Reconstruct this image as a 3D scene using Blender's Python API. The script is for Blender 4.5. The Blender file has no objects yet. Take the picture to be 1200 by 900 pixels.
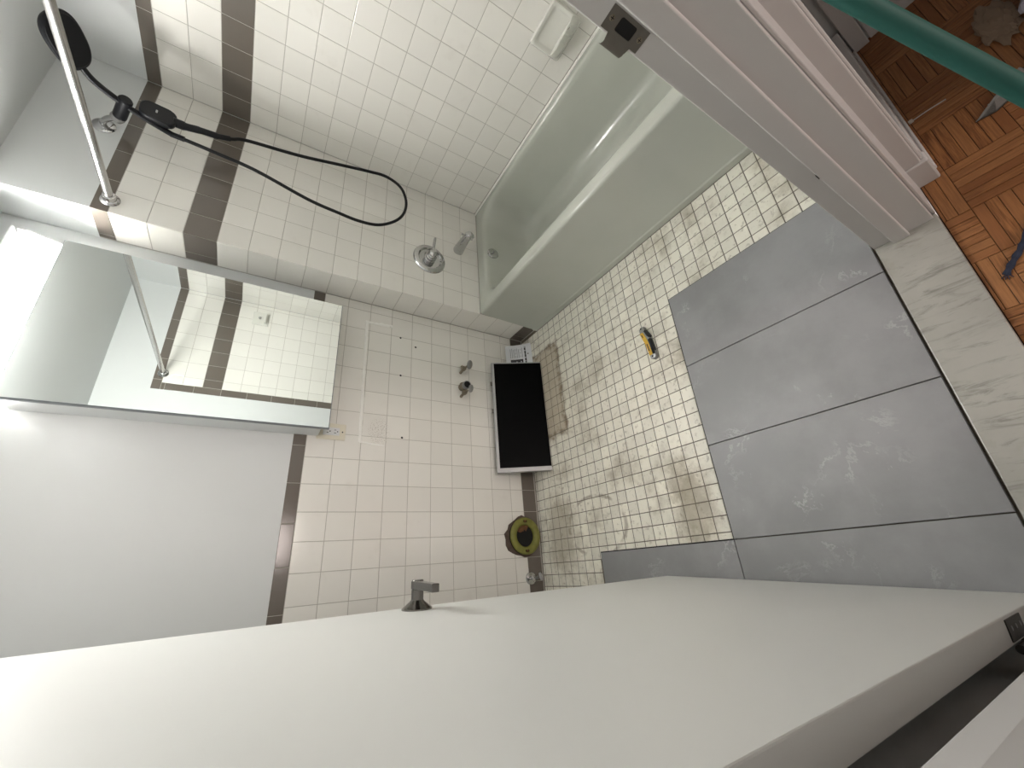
import bpy, bmesh, math, random
from mathutils import Vector, Matrix, Euler
random.seed(7)
S = bpy.context.scene
COL = S.collection
R = math.radians

# ------------------------------------------------------------------ camera
FPX = 480.4
CAM = Vector((-1.2715, -1.8214, 1.3082))
RIGHT = Vector((-0.07363577, -0.52522615, -0.84777076))
DOWN = Vector((-0.91190096, 0.37961434, -0.15597948))
FWD = Vector((0.40375044, 0.76159730, -0.50690742))
cd = bpy.data.cameras.new('camera')
cd.sensor_fit = 'HORIZONTAL'; cd.sensor_width = 36.0
cd.lens = FPX / 1200.0 * 36.0
cd.clip_start = 0.01; cd.clip_end = 50
cam = bpy.data.objects.new('camera', cd); COL.objects.link(cam)
m = Matrix.Identity(4)
for i in range(3):
    m[i][0] = RIGHT[i]; m[i][1] = -DOWN[i]; m[i][2] = -FWD[i]; m[i][3] = CAM[i]
cam.matrix_world = m
S.camera = cam

def pix(X):
    v = Vector(X) - CAM
    d = max(v.dot(FWD), 1e-4)
    return 600 + FPX * v.dot(RIGHT) / d, 450 + FPX * v.dot(DOWN) / d, v.dot(FWD)

# ------------------------------------------------------------------ world and exposure
S.view_settings.view_transform = 'Standard'
S.view_settings.look = 'None'
S.view_settings.gamma = 1.0
S.view_settings.use_curve_mapping = False
S.view_settings.exposure = 2.25
DAY = 9.0
LAMP, LAMP_SIDE = 43.0, .40   # luminance of the vanity light's lens seen from the front and from its sides
wd = bpy.data.worlds.new('World'); S.world = wd
wd.use_nodes = True
wd.node_tree.nodes['Background'].inputs['Color'].default_value = (1.0, 0.86, 0.80, 1)
wd.node_tree.nodes['Background'].inputs['Strength'].default_value = 0.22

# daylight inferred from behind, let in by the window of an added, unseen room
WX0, WX1, WZ0, WZ1 = -1.15, -.55, .75, 2.0
ld = bpy.data.lights.new('window_daylight', 'AREA'); ld.shape = 'RECTANGLE'
ld.size = WX1 - WX0; ld.size_y = WZ1 - WZ0; ld.energy = DAY; ld.color = (1.0, .87, .82)
lo = bpy.data.objects.new('window_daylight', ld); COL.objects.link(lo)
lo.location = ((WX0+WX1)/2, -4.62, (WZ0+WZ1)/2); lo.rotation_euler = (R(90), 0, 0)

# ------------------------------------------------------------------ measures (metres)
P = 0.1085                         # wall tile pitch
Z9 = 0.1577                        # top of the cut course above the base
def ZI(i): return Z9 + (9 - i) * P # course lines, 9 lowest
D = 0.162                          # how far the tub's end wall stands proud of the sink wall
W = 0.732                          # right wall
YF = -1.662                        # door wall
XL = -1.475                        # left wall
CEIL = 2.198
RIM = 0.375

# ------------------------------------------------------------------ materials
class N:
    """small node builder"""
    def __init__(s, mat): s.t = mat.node_tree; s.n = s.t.nodes; s.l = s.t.links
    def new(s, typ, **kw):
        n = s.n.new(typ)
        for k, v in kw.items(): setattr(n, k, v)
        return n
    def link(s, a, b): s.l.new(a, b)
    def setin(s, n, i, v):
        if v is None: return
        if hasattr(v, 'is_output') or isinstance(v, bpy.types.NodeSocket): s.l.new(v, n.inputs[i])
        else: n.inputs[i].default_value = v
    def math(s, op, a, b=None, c=None, clamp=False):
        n = s.new('ShaderNodeMath', operation=op); n.use_clamp = clamp
        s.setin(n, 0, a); s.setin(n, 1, b); s.setin(n, 2, c); return n.outputs[0]
    def vmath(s, op, a, b=None):
        n = s.new('ShaderNodeVectorMath', operation=op); s.setin(n, 0, a); s.setin(n, 1, b)
        return n.outputs['Value'] if op in ('LENGTH', 'DISTANCE', 'DOT_PRODUCT') else n.outputs[0]
    def pos(s): return s.new('ShaderNodeNewGeometry').outputs['Position']
    def obj(s): return s.new('ShaderNodeTexCoord').outputs['Object']
    def rnd(s): return s.new('ShaderNodeObjectInfo').outputs['Random']
    def noise(s, vec, scale, detail=4, rough=.55, dist=0.0):
        n = s.new('ShaderNodeTexNoise'); s.l.new(vec, n.inputs['Vector'])
        n.inputs['Scale'].default_value = scale; n.inputs['Detail'].default_value = detail
        n.inputs['Roughness'].default_value = rough; n.inputs['Distortion'].default_value = dist
        return n.outputs['Fac']
    def ramp(s, fac, a, b, lo=0.0, hi=1.0):
        n = s.new('ShaderNodeMapRange'); n.interpolation_type = 'SMOOTHSTEP'
        s.setin(n, 0, fac); n.inputs[1].default_value = a; n.inputs[2].default_value = b
        n.inputs[3].default_value = lo; n.inputs[4].default_value = hi; return n.outputs[0]
    def mix(s, fac, a, b):
        n = s.new('ShaderNodeMix', data_type='RGBA')
        s.setin(n, 0, fac)
        for i, v in ((6, a), (7, b)):
            if isinstance(v, tuple): n.inputs[i].default_value = (*v[:3], 1)
            else: s.l.new(v, n.inputs[i])
        return n.outputs[2]
    def scalec(s, col, f):
        n = s.new('ShaderNodeVectorMath', operation='SCALE')
        if isinstance(col, tuple): n.inputs[0].default_value = col[:3]
        else: s.l.new(col, n.inputs[0])
        s.setin(n, 3, f); return n.outputs[0]
    def bump(s, h, strength=.2, dist=.002):
        n = s.new('ShaderNodeBump'); n.inputs['Strength'].default_value = strength
        n.inputs['Distance'].default_value = dist; s.l.new(h, n.inputs['Height']); return n.outputs[0]
    def mapping(s, vec, scale=(1,1,1), rot=(0,0,0)):
        n = s.new('ShaderNodeMapping'); s.l.new(vec, n.inputs['Vector'])
        n.inputs['Scale'].default_value = scale; n.inputs['Rotation'].default_value = rot; return n.outputs[0]

def base(name, col=(.8,.8,.8), rough=.5, metal=0.0, spec=.5, coat=0.0):
    mt = bpy.data.materials.new(name); mt.use_nodes = True
    b = mt.node_tree.nodes['Principled BSDF']
    b.inputs['Base Color'].default_value = (*col, 1); b.inputs['Roughness'].default_value = rough
    b.inputs['Metallic'].default_value = metal; b.inputs['Specular IOR Level'].default_value = spec
    if coat: b.inputs['Coat Weight'].default_value = coat; b.inputs['Coat Roughness'].default_value = .05
    return mt, b, N(mt)

def varied(name, col, rough=.5, metal=0.0, var=.06, scale=30, bump=.0, spec=.5):
    """plain surface with slight tonal variation"""
    mt, b, n = base(name, col, rough, metal, spec)
    f = n.noise(n.obj(), scale, 4)
    n.link(n.mix(f, tuple(c * (1 - var) for c in col), tuple(min(1, c * (1 + var)) for c in col)), b.inputs['Base Color'])
    if bump: n.link(n.bump(n.noise(n.obj(), scale * 6, 3), bump, .001), b.inputs['Normal'])
    return mt

M = {}
def paint(name, col, rough=.55, bump=.12):
    mt, b, n = base(name, col, rough, spec=.35)
    f = n.noise(n.pos(), 2.5, 3)
    n.link(n.mix(f, tuple(c * .97 for c in col), tuple(min(1, c * 1.02) for c in col)), b.inputs['Base Color'])
    n.link(n.bump(n.noise(n.pos(), 140, 3), bump, .0008), b.inputs['Normal'])
    return mt
M['paint'] = paint('wall_paint', (.66, .675, .67))
M['ceiling'] = paint('ceiling_paint', (.64, .655, .65))
M['trim'] = paint('trim_gloss_paint', (.60, .585, .57), .35, .06)
M['door'] = paint('door_paint', (.75, .755, .73), .42, .05)

def glaze(name, col, dirt=False):
    mt, b, n = base(name, col, .13, spec=.5)
    r = n.rnd()
    c = n.mix(r, tuple(x * .965 for x in col), tuple(min(1, x * 1.02) for x in col))
    if dirt:
        # rusty speckle left on the wall under the old sink's corner, and faint grime
        p = n.pos()
        d = n.vmath('LENGTH', n.mapping(n.vmath('SUBTRACT', p, (-.672, 0.0, .842)), (1/.07, 1, 1/.055)))
        area = n.ramp(d, .55, 1.15, 1, 0)
        sp = n.ramp(n.noise(p, 230, 3, .6), .54, .63)
        c = n.mix(n.math('MULTIPLY', n.math('MULTIPLY', area, sp), .8), c, (.30, .24, .19))
        g = n.ramp(n.noise(p, 9, 4, .6), .58, .80)
        c = n.mix(n.math('MULTIPLY', g, .12), c, (.45, .40, .33))
    n.link(c, b.inputs['Base Color'])
    n.link(n.bump(n.noise(n.pos(), 22, 2), .10, .0012), b.inputs['Normal'])
    return mt
M['tile'] = glaze('white_glazed_tile', (.82, .80, .75), True)
M['tile_brown'] = glaze('taupe_glazed_tile', (.150, .129, .110))
M['soap_ceramic'] = glaze('soap_dish_ceramic', (.74, .735, .68))
M['grout'] = varied('wall_grout', (.43, .405, .36), .85, var=.12, scale=9)
M['grout_floor'] = varied('floor_grout', (.15, .13, .10), .9, var=.4, scale=14)

def mosaic():
    mt, b, n = base('old_floor_mosaic_glaze', (.6, .58, .5), .38)
    p = n.pos(); r = n.rnd()
    col = n.mix(n.noise(p, 16, 3), (.80, .775, .675), (.89, .865, .77))
    col = n.mix(n.ramp(n.noise(p, 5.5, 6, .65), .46, .76), col, (.44, .40, .31))
    col = n.mix(n.math('MULTIPLY', n.ramp(n.noise(p, 42, 5, .7), .54, .70), .6), col, (.26, .22, .165))
    # outline where the old vanity stood
    q = n.vmath('ABSOLUTE', n.vmath('SUBTRACT', p, (-.42, -.16, 0)))
    q = n.vmath('SUBTRACT', q, (.26, .165, 9))
    out = n.vmath('LENGTH', n.vmath('MAXIMUM', q, (0, 0, 0)))
    sx = n.new('ShaderNodeSeparateXYZ'); n.link(q, sx.inputs[0])
    ins = n.math('MINIMUM', n.math('MAXIMUM', sx.outputs[0], sx.outputs[1]), 0)
    sd = n.math('ADD', out, ins)
    sd = n.math('ADD', sd, n.math('MULTIPLY', n.math('SUBTRACT', n.noise(p, 18, 3), .5), .06))
    ring = n.ramp(n.math('ABSOLUTE', n.math('ADD', sd, .01)), .004, .028, 1, 0)
    inside = n.ramp(sd, -.02, .01, 1, 0)
    br = n.noise(p, 26, 4, .7)
    col = n.mix(n.math('MULTIPLY', inside, .6), col, (.40, .315, .205))
    col = n.mix(n.math('MULTIPLY', ring, n.ramp(br, .35, .62, .1, .85)), col, (.20, .135, .075))
    # grime by the corner of the new tiles and around the old toilet
    for (cx, cy, rx, ry, k) in ((-1.13, -.92, .17, .10, .6), (-1.05, -.885, .09, .07, .45), (-1.14, -.18, .25, .14, .5)):
        d = n.vmath('LENGTH', n.mapping(n.vmath('SUBTRACT', p, (cx, cy, 0)), (1 / rx, 1 / ry, 1)))
        d = n.math('ADD', d, n.math('MULTIPLY', n.math('SUBTRACT', n.noise(p, 20, 4, .7), .5), 1.4))
        col = n.mix(n.math('MULTIPLY', n.ramp(d, .35, 1.1, 1, 0), k), col, (.27, .225, .15))
    d = n.math('ABSOLUTE', n.math('SUBTRACT', n.vmath('LENGTH', n.mapping(n.vmath('SUBTRACT', p, (-1.14, -.42, 0)), (1, .7, 1))), .125))
    col = n.mix(n.math('MULTIPLY', n.ramp(d, .003, .010, 1, 0), n.ramp(n.noise(p, 14, 2), .45, .62, 0, .6)), col, (.25, .21, .15))
    col = n.scalec(col, n.math('ADD', .9, n.math('MULTIPLY', r, .16)))
    n.link(col, b.inputs['Base Color'])
    n.link(n.ramp(n.noise(p, 30, 3), .3, .7, .28, .6), b.inputs['Roughness'])
    n.link(n.bump(n.noise(p, 120, 3), .12, .0008), b.inputs['Normal'])
    return mt
M['mosaic'] = mosaic()

def stone(name, lo, hi, vein, vs, dark=None, rough=.35, veincut=(.012, .05), amount=.7, seed=3.0, patch=(.50, .66)):
    mt, b, n = base(name, hi, rough)
    p = n.pos()
    off = n.vmath('MULTIPLY', n.new('ShaderNodeObjectInfo').outputs['Location'], (seed, seed * 1.7, 0))
    p = n.vmath('ADD', p, off)
    c = n.mix(n.ramp(n.noise(p, 3.2, 6, .6), .35, .68), lo, hi)
    c = n.mix(n.math('MULTIPLY', n.noise(p, 70, 3, .7), .25), c, lo)
    if dark:
        f = n.noise(n.mapping(p, (9, 1.6, 1), (0, 0, -.3)), 3.6, 8, .72, 1.0)
        c = n.mix(n.ramp(f, .50, .68, 0, .8), c, dark)
    v = n.noise(p, vs, 8, .68, .35)
    v = n.math('ABSOLUTE', n.math('SUBTRACT', v, .5))
    gate = n.ramp(n.noise(p, 6, 2), patch[0], patch[1])
    f = n.math('MULTIPLY', n.ramp(v, veincut[0], veincut[1], 1, 0), gate)
    c = n.mix(n.math('MULTIPLY', f, amount), c, vein)
    n.link(c, b.inputs['Base Color'])
    n.link(n.bump(n.noise(p, 90, 3), .05, .0006), b.inputs['Normal'])
    return mt
M['grey_tile'] = stone('grey_porcelain_stone', (.235, .235, .24), (.32, .32, .325), (.50, .50, .505), 4.2, rough=.42, amount=.5, veincut=(.003,.016), patch=(.52,.70))
M['marble'] = stone('worn_threshold_marble', (.36, .35, .315), (.44, .43, .39), (.30, .28, .22), 7, dark=(.19, .19, .16), rough=.3, amount=.3)

def wood():
    mt, b, n = base('parquet_oak', (.3, .15, .06), .33)
    r = n.rnd(); o = n.obj()
    o2 = n.vmath('ADD', o, n.vmath('MULTIPLY', n.new('ShaderNodeObjectInfo').outputs['Location'], (13, 17, 0)))
    g = n.noise(n.mapping(o2, (14, 260, 60)), 1.0, 5, .65, .6)
    c = n.mix(n.ramp(g, .3, .7), (.13, .048, .016), (.36, .155, .055))
    c = n.mix(n.math('MULTIPLY', n.ramp(r, .0, 1), .55), c, (.40, .19, .075))
    c = n.mix(n.ramp(r, .75, .8, 0, .55), c, (.16, .05, .014))
    n.link(c, b.inputs['Base Color'])
    n.link(n.bump(g, .12, .0006), b.inputs['Normal'])
    return mt
M['wood'] = wood()
M['parquet_gap'] = varied('parquet_gap_dirt', (.035, .02, .012), .9)

def enamel():
    mt, b, n = base('bathtub_enamel', (.50, .515, .46), .14)
    f = n.noise(n.pos(), 6, 4)
    n.link(n.mix(f, (.475, .49, .435), (.515, .53, .475)), b.inputs['Base Color'])
    return mt
M['enamel'] = enamel()
M['chrome'] = varied('chrome', (.55, .55, .55), .10, 1.0, .04)
M['steel'] = varied('satin_chrome_rod', (.52, .51, .50), .25, 1.0, .06, 60)
M['hinge'] = varied('dark_hinge_metal', (.05, .045, .04), .45, .6, .2, 50)
M['nickel'] = varied('brushed_dark_nickel', (.20, .19, .178), .20, 1.0, .08, 50)
M['bronze'] = varied('dull_strike_metal', (.17, .155, .135), .42, .8, .15, 60)
M['black_plastic'] = varied('matte_black_plastic', (.006, .0065, .009), .42, 0, .2, 20, spec=.3)
M['black_rubber'] = varied('black_rubber_hose', (.005, .005, .006), .4, 0, .2, 20, spec=.25)
M['black_glass'] = varied('black_glass', (.0012, .0012, .0014), .30, 0, .2, 3, spec=.06)
M['dark'] = varied('dark_hollow', (.006, .006, .006), .9, 0, .2)
M['silver'] = varied('silver_frame', (.40, .40, .40), .36, .35, .05, 20)
M['mirror_edge'] = varied('grey_mirror_edge', (.20, .215, .23), .35, .4, .05, 20)
M['white_metal'] = varied('white_enamelled_metal', (.70, .71, .71), .4, 0, .02, 10)
M['cream'] = varied('cream_plastic', (.72, .68, .56), .35, 0, .03, 20)
M['caulk'] = varied('old_caulk', (.90, .89, .85), .5, 0, .06, 60, .3)
M['paper'] = varied('printed_paper', (.72, .73, .75), .7, 0, .03, 8)
M['ink'] = varied('grey_ink', (.30, .31, .33), .8, 0, .1, 90)
M['ink_black'] = varied('black_ink', (.03, .03, .032), .7, 0, .1, 40)
M['yellow'] = varied('yellow_knife_plastic', (.62, .37, .03), .42, 0, .06, 40)
M['grey_metal'] = varied('cast_grey_metal', (.30, .30, .295), .4, .6, .1, 60)
M['brass_rust'] = varied('old_corroded_brass', (.24, .205, .15), .5, .5, .45, 70, .3)
M['rust'] = varied('rusty_scale', (.14, .065, .025), .85, 0, .6, 60, .6)
M['mortar'] = varied('broken_mortar', (.11, .08, .062), .9, 0, .5, 60, .6)
M['green'] = varied('green_painted_handle', (.004, .070, .054), .65, 0, .12, 30)
M['flange'] = varied('yellow_green_flange', (.185, .185, .035), .5, 0, .4, 45, .3)
M['plastic_film'] = varied('clear_crinkled_plastic', (.55, .56, .66), .2, 0, .25, 16)
M['kraft'] = varied('brown_kraft_paper', (.25, .185, .13), .8, 0, .15, 20)
M['blue_cloth'] = varied('dark_blue_fabric', (.022, .027, .050), .9, 0, .4, 120, .4)
M['tie'] = varied('white_plastic_tie', (.50, .44, .38), .5)
mt, b, n = base('mirror_glass', (.86, .90, .885), .0, 1.0); M['mirror'] = mt
n.link(n.mix(n.noise(n.pos(), 3, 2), (.85, .89, .875), (.87, .91, .895)), b.inputs['Base Color'])
for key, power in (('lamp', LAMP), ('lamp_side', LAMP_SIDE)):
    mt, b, n = base('lit_prismatic_' + key, (.9, .9, .88), .4); M[key] = mt
    b.inputs['Emission Color'].default_value = (1.0, .985, .95, 1); b.inputs['Emission Strength'].default_value = power
    n.link(n.bump(n.noise(n.obj(), 300, 2), .05), b.inputs['Normal'])

# ------------------------------------------------------------------ mesh helpers
def box(bm, x0, x1, y0, y1, z0, z1):
    v = [bm.verts.new((x, y, z)) for z in (z0, z1) for y in (y0, y1) for x in (x0, x1)]
    for f in ((0,2,3,1), (4,5,7,6), (0,1,5,4), (2,6,7,3), (0,4,6,2), (1,3,7,5)):
        bm.faces.new([v[i] for i in f])
    return v
def bxm(*a):
    bm = bmesh.new(); box(bm, *a); return bm
def frame_of(d):
    d = d.normalized(); a = Vector((0,0,1)) if abs(d.z) < .9 else Vector((1,0,0))
    u = d.cross(a).normalized(); return u, d.cross(u).normalized()
def tube(bm, pts, rads, seg=12, caps=True, squash=None):
    pts = [Vector(p) for p in pts]
    if not isinstance(rads, (list, tuple)): rads = [rads] * len(pts)
    rings = []; u = None
    for i, p in enumerate(pts):
        d = (pts[min(i+1, len(pts)-1)] - pts[max(i-1, 0)]).normalized()
        if u is None: u, v = frame_of(d)
        else:
            u = (u - d * u.dot(d)).normalized()
            v = d.cross(u).normalized()
        rings.append([bm.verts.new(p + (u * math.cos(2*math.pi*k/seg) + v * math.sin(2*math.pi*k/seg) * (squash or 1)) * rads[i]) for k in range(seg)])
    for a, c in zip(rings, rings[1:]):
        for k in range(seg): bm.faces.new((a[k], a[(k+1)%seg], c[(k+1)%seg], c[k]))
    if caps:
        bm.faces.new(rings[0][::-1]); bm.faces.new(rings[-1])
    return rings
def tubem(*a, **k):
    bm = bmesh.new(); tube(bm, *a, **k); return bm
def spline(pts, n=8):
    pts = [Vector(p) for p in pts]; out = []
    for i in range(len(pts) - 1):
        p0 = pts[max(i-1, 0)]; p1 = pts[i]; p2 = pts[i+1]; p3 = pts[min(i+2, len(pts)-1)]
        for k in range(n):
            t = k / n
            out.append(.5 * ((2*p1) + (p2-p0)*t + (2*p0-5*p1+4*p2-p3)*t*t + (3*p1-p0-3*p2+p3)*t*t*t))
    return out + [pts[-1]]
def lathe(bm, prof, origin, axis, seg=32, close=True):
    """prof: (radius, distance along axis)"""
    axis = Vector(axis).normalized(); u, v = frame_of(axis); o = Vector(origin); rings = []
    for r, h in prof:
        rings.append([bm.verts.new(o + axis*h + (u*math.cos(2*math.pi*k/seg) + v*math.sin(2*math.pi*k/seg))*max(r, 1e-5)) for k in range(seg)])
    for a, c in zip(rings, rings[1:]):
        for k in range(seg): bm.faces.new((a[k], a[(k+1)%seg], c[(k+1)%seg], c[k]))
    if close:
        bm.faces.new(rings[0][::-1]); bm.faces.new(rings[-1])
def lathem(*a, **k):
    bm = bmesh.new(); lathe(bm, *a, **k); return bm
def rrect(x0, x1, y0, y1, rs, n=6):
    """rounded rectangle loop, rs = radii for corners (x0y0, x1y0, x1y1, x0y1)"""
    out = []
    if not isinstance(rs, (list, tuple)): rs = [rs]*4
    for (cx, cy, a0, r) in ((x0+rs[0], y0+rs[0], 180, rs[0]), (x1-rs[1], y0+rs[1], 270, rs[1]), (x1-rs[2], y1-rs[2], 0, rs[2]), (x0+rs[3], y1-rs[3], 90, rs[3])):
        for k in range(n+1):
            a = R(a0 + 90*k/n); out.append((cx + r*math.cos(a), cy + r*math.sin(a)))
    return out
def loft(bm, loops, cap0=False, cap1=False):
    rings = [[bm.verts.new(p) for p in l] for l in loops]
    k = len(rings[0])
    for a, c in zip(rings, rings[1:]):
        for i in range(k): bm.faces.new((a[i], a[(i+1)%k], c[(i+1)%k], c[i]))
    if cap0: bm.faces.new(rings[0][::-1])
    if cap1: bm.faces.new(rings[-1])
def prism(bm, outline, z0, z1, bev=0.0, mat=None):
    """extrude a 2-D outline (local xy) from z0 to z1 with softened top edge"""
    mat = mat or Matrix.Identity(4)
    c = Vector((sum(p[0] for p in outline)/len(outline), sum(p[1] for p in outline)/len(outline)))
    def ring(z, inset):
        l = []
        for p in outline:
            d = Vector(p) - c; L = d.length or 1
            q = c + d * max(0, (L - inset)/L); l.append(mat @ Vector((q.x, q.y, z)))
        return l
    loops = [ring(z0, 0), ring(z1 - bev, 0)] + ([ring(z1 - bev*.3, bev*.35), ring(z1, bev)] if bev else [])
    loft(bm, loops, True, True)

def link(o, parent=None):
    COL.objects.link(o)
    if parent is not None:
        o.parent = parent
        if not parent.get('_local'):
            o.matrix_parent_inverse = Matrix.Translation(-parent.location)
    return o
def obj(name, bm, mat, parent=None, smooth=False, bevel=0.0, segs=2, angle=40):
    bmesh.ops.recalc_face_normals(bm, faces=bm.faces)
    me = bpy.data.meshes.new(name); bm.to_mesh(me); bm.free()
    me.materials.append(M[mat] if isinstance(mat, str) else mat)
    if smooth:
        for f in me.polygons: f.use_smooth = True
        try: me.set_sharp_from_angle(angle=R(angle))
        except Exception: pass
    o = link(bpy.data.objects.new(name, me), parent)
    if bevel:
        md = o.modifiers.new('bevel', 'BEVEL'); md.width = bevel; md.segments = segs; md.limit_method = 'ANGLE'; md.angle_limit = R(35)
    return o
def tag(o, label=None, cat=None, group=None, kind=None):
    if label: o['label'] = label
    if cat: o['category'] = cat
    if group: o['group'] = group
    if kind: o['kind'] = kind
    return o
def thing(name, label, cat, loc=(0,0,0), group=None, rotz=None):
    e = bpy.data.objects.new(name, None); e.empty_display_size = .05; e.location = loc
    if rotz is not None: e.rotation_euler = (0, 0, rotz); e['_local'] = 1
    COL.objects.link(e); return tag(e, label, cat, group)
def struct(name, bm, mat, label, cat, **k):
    return tag(obj(name, bm, mat, **k), label, cat, kind='structure')

# ------------------------------------------------------------------ tiling
_tm = {}
def tile_mesh(w, h, t, mat, ch=.0014, dz=.0009):
    key = (round(w, 4), round(h, 4), t, mat, ch)
    if key in _tm: return _tm[key]
    bm = bmesh.new()
    def ring(i, z): return [bm.verts.new(((w/2-i)*sx, (h/2-i)*sy, z)) for sx, sy in ((-1,-1), (1,-1), (1,1), (-1,1))]
    a, b_, c, d = ring(0, -t), ring(0, -dz), ring(ch*.45, -dz*.28), ring(ch, 0)
    for p_, q_ in ((a, b_), (b_, c), (c, d)):
        for k in range(4): bm.faces.new((p_[k], p_[(k+1)%4], q_[(k+1)%4], q_[k]))
    bm.faces.new(d)
    me = bpy.data.meshes.new('tile'); bm.to_mesh(me); bm.free(); me.materials.append(M[mat])
    _tm[key] = me; return me
ROT = {'-y': (90, 0, 0), '+y': (90, 0, 180), '-x': (90, 0, -90), '+z': (0, 0, 0)}
def to_world(face, plane, u, v):
    if face in ('-y', '+y'): return (u, plane, v)
    if face == '-x': return (plane, u, v)
    return (u, v, plane)
G = .0021
def tiles(parent, face, plane, us, vs, mat, name='tile', t=.006, tilt=.12, g=G, skip=None):
    """us, vs = boundary lists"""
    for a0, a1 in zip(us, us[1:]):
        for b0, b1 in zip(vs, vs[1:]):
            w, h = a1 - a0 - g, b1 - b0 - g
            if w < .003 or h < .003: continue
            if skip and skip((a0+a1)/2, (b0+b1)/2): continue
            o = bpy.data.objects.new(name, tile_mesh(w, h, t, mat))
            o.location = to_world(face, plane, (a0+a1)/2, (b0+b1)/2)
            r = ROT[face]
            o.rotation_euler = Euler((R(r[0] + random.uniform(-tilt, tilt)), R(random.uniform(-tilt, tilt)), R(r[2] + random.uniform(-tilt, tilt) * (0 if face == '+z' else 1))))
            link(o, parent)
def cuts(start, step, lo, hi):
    k = math.ceil((lo - start) / step - 1e-6); out = [lo]
    x = start + k * step
    while x < hi - .004:
        if x > lo + .004: out.append(x)
        x += step
    return out + [hi]

rows = [ZI(i) for i in range(9, -8, -1)]           # course lines upward
low = [.086] + rows                                # with the cut course over the base
STRIPE = (ZI(-4), ZI(-5))
CAPH = .0495

# ------------------------------------------------------------------ room shell
T = .0022                                          # paint plane behind tile face
GP = .0011                                         # grout plane behind tile face
# back (sink) wall
wb = struct('wall_back', bxm(XL-.1, 0, T, .12, -.05, CEIL), 'paint', 'grey-white painted wall, white tiled below, behind mirror cabinet', 'wall')
obj('grout', bxm(XL, 0, GP, .02, 0, ZI(0)+CAPH-.001), 'grout', wb)
XC = -1.0233
us = cuts(XC, P, XL, -.001)
tiles(wb, '-y', 0, us, [z for z in low if z <= ZI(0)+.001], 'tile', 'wall_tile')
tiles(wb, '-y', 0, us, [.006, .086], 'tile_brown', 'base_tile')
tiles(wb, '-y', 0, cuts(-.913, .1525, XL, -.001), [ZI(0), ZI(0)+CAPH], 'tile_brown', 'cap_tile')
# wall at the tub's drain end, proud of the sink wall
we = struct('wall_tub_end', bxm(T, W+.1, -D+T, .12, -.05, CEIL), 'paint', 'shower end wall with taupe tile stripe, behind the shower head', 'wall')
obj('grout', bxm(GP, W, -D+GP, .02, 0, ZI(-7)+CAPH-.001), 'grout', we)
us = cuts(0, P, .0005, W)
up = [z for z in rows if z > .37]
tiles(we, '-y', -D, us, [z for z in up if z <= STRIPE[0]+.001], 'tile', 'wall_tile')
tiles(we, '-y', -D, us, list(STRIPE), 'tile_brown', 'stripe_tile')
tiles(we, '-y', -D, us, [z for z in up if z >= STRIPE[1]-.001], 'tile', 'wall_tile')
tiles(we, '-y', -D, cuts(.1515, .1508, .0005, W), [ZI(-7), ZI(-7)+CAPH], 'tile_brown', 'cap_tile')
ret = [-D+.0005, -.0015]
tiles(we, '-x', 0, ret, [z for z in low if z <= STRIPE[0]+.001], 'tile', 'wall_tile')
tiles(we, '-x', 0, [-D+.0005, -.047, -.0015], list(STRIPE), 'tile_brown', 'stripe_tile')
tiles(we, '-x', 0, ret, [z for z in rows if z >= STRIPE[1]-.001], 'tile', 'wall_tile')
tiles(we, '-x', 0, [-D+.0005, -.022, -.0015], [ZI(-7), ZI(-7)+CAPH], 'tile_brown', 'cap_tile')
tiles(we, '-x', 0, [-D+.0005, -.047, -.0015], [.006, .086], 'tile_brown', 'base_tile')
# right wall along the tub
wr = struct('wall_right', bxm(W+T, W+.12, YF-.1, -D, -.05, CEIL), 'paint', 'long tiled wall with taupe stripe beside the bathtub', 'wall')
obj('grout', bxm(W+GP, W+.02, YF, -D, 0, ZI(-7)+CAPH-.001), 'grout', wr)
YK = -.6948
us = cuts(YK, P, YF+.0005, -D-.0005)
tiles(wr, '-x', W, us, [.3825] + [z for z in up if .4 < z <= STRIPE[0]+.001], 'tile', 'wall_tile')
tiles(wr, '-x', W, us, list(STRIPE), 'tile_brown', 'stripe_tile')
tiles(wr, '-x', W, us, [z for z in up if z >= STRIPE[1]-.001], 'tile', 'wall_tile')
tiles(wr, '-x', W, cuts(-.3055, .1525, YF+.0005, -D-.0005), [ZI(-7), ZI(-7)+CAPH], 'tile_brown', 'cap_tile')
# front (door) wall with its opening
JR, JL = -.588, -1.437                            # jamb faces
DH = 2.045
bm = bmesh.new()
box(bm, JR+.018, W+.1, -1.755, YF-T, -.05, CEIL)
box(bm, XL-.1, JL-.018, -1.755, YF-T, -.05, CEIL)
box(bm, JL-.018, JR+.018, -1.755, YF-T, DH+.02, CEIL)
wf = struct('wall_front', bm, 'paint', 'painted door wall with tiled end above the tub', 'wall')
obj('grout', bxm(-.056, W, YF-.02, YF-GP, .37, ZI(-7)+CAPH-.001), 'grout', wf)
us = cuts(W - .03, P, -.0085, W-.0005)
tiles(wf, '+y', YF, us, [z for z in up if z <= STRIPE[0]+.001], 'tile', 'wall_tile')
tiles(wf, '+y', YF, us, list(STRIPE), 'tile_brown', 'stripe_tile')
tiles(wf, '+y', YF, us, [z for z in up if z >= STRIPE[1]-.001], 'tile', 'wall_tile')
tiles(wf, '+y', YF, cuts(.62, .1525, -.0585, W-.0005), [ZI(-7), ZI(-7)+CAPH], 'tile_brown', 'cap_tile')
tiles(wf, '+y', YF, [-.0585, -.0085], cuts(ZI(-7)-.02, .1525, .37, ZI(-7)), 'tile_brown', 'border_tile')
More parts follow.
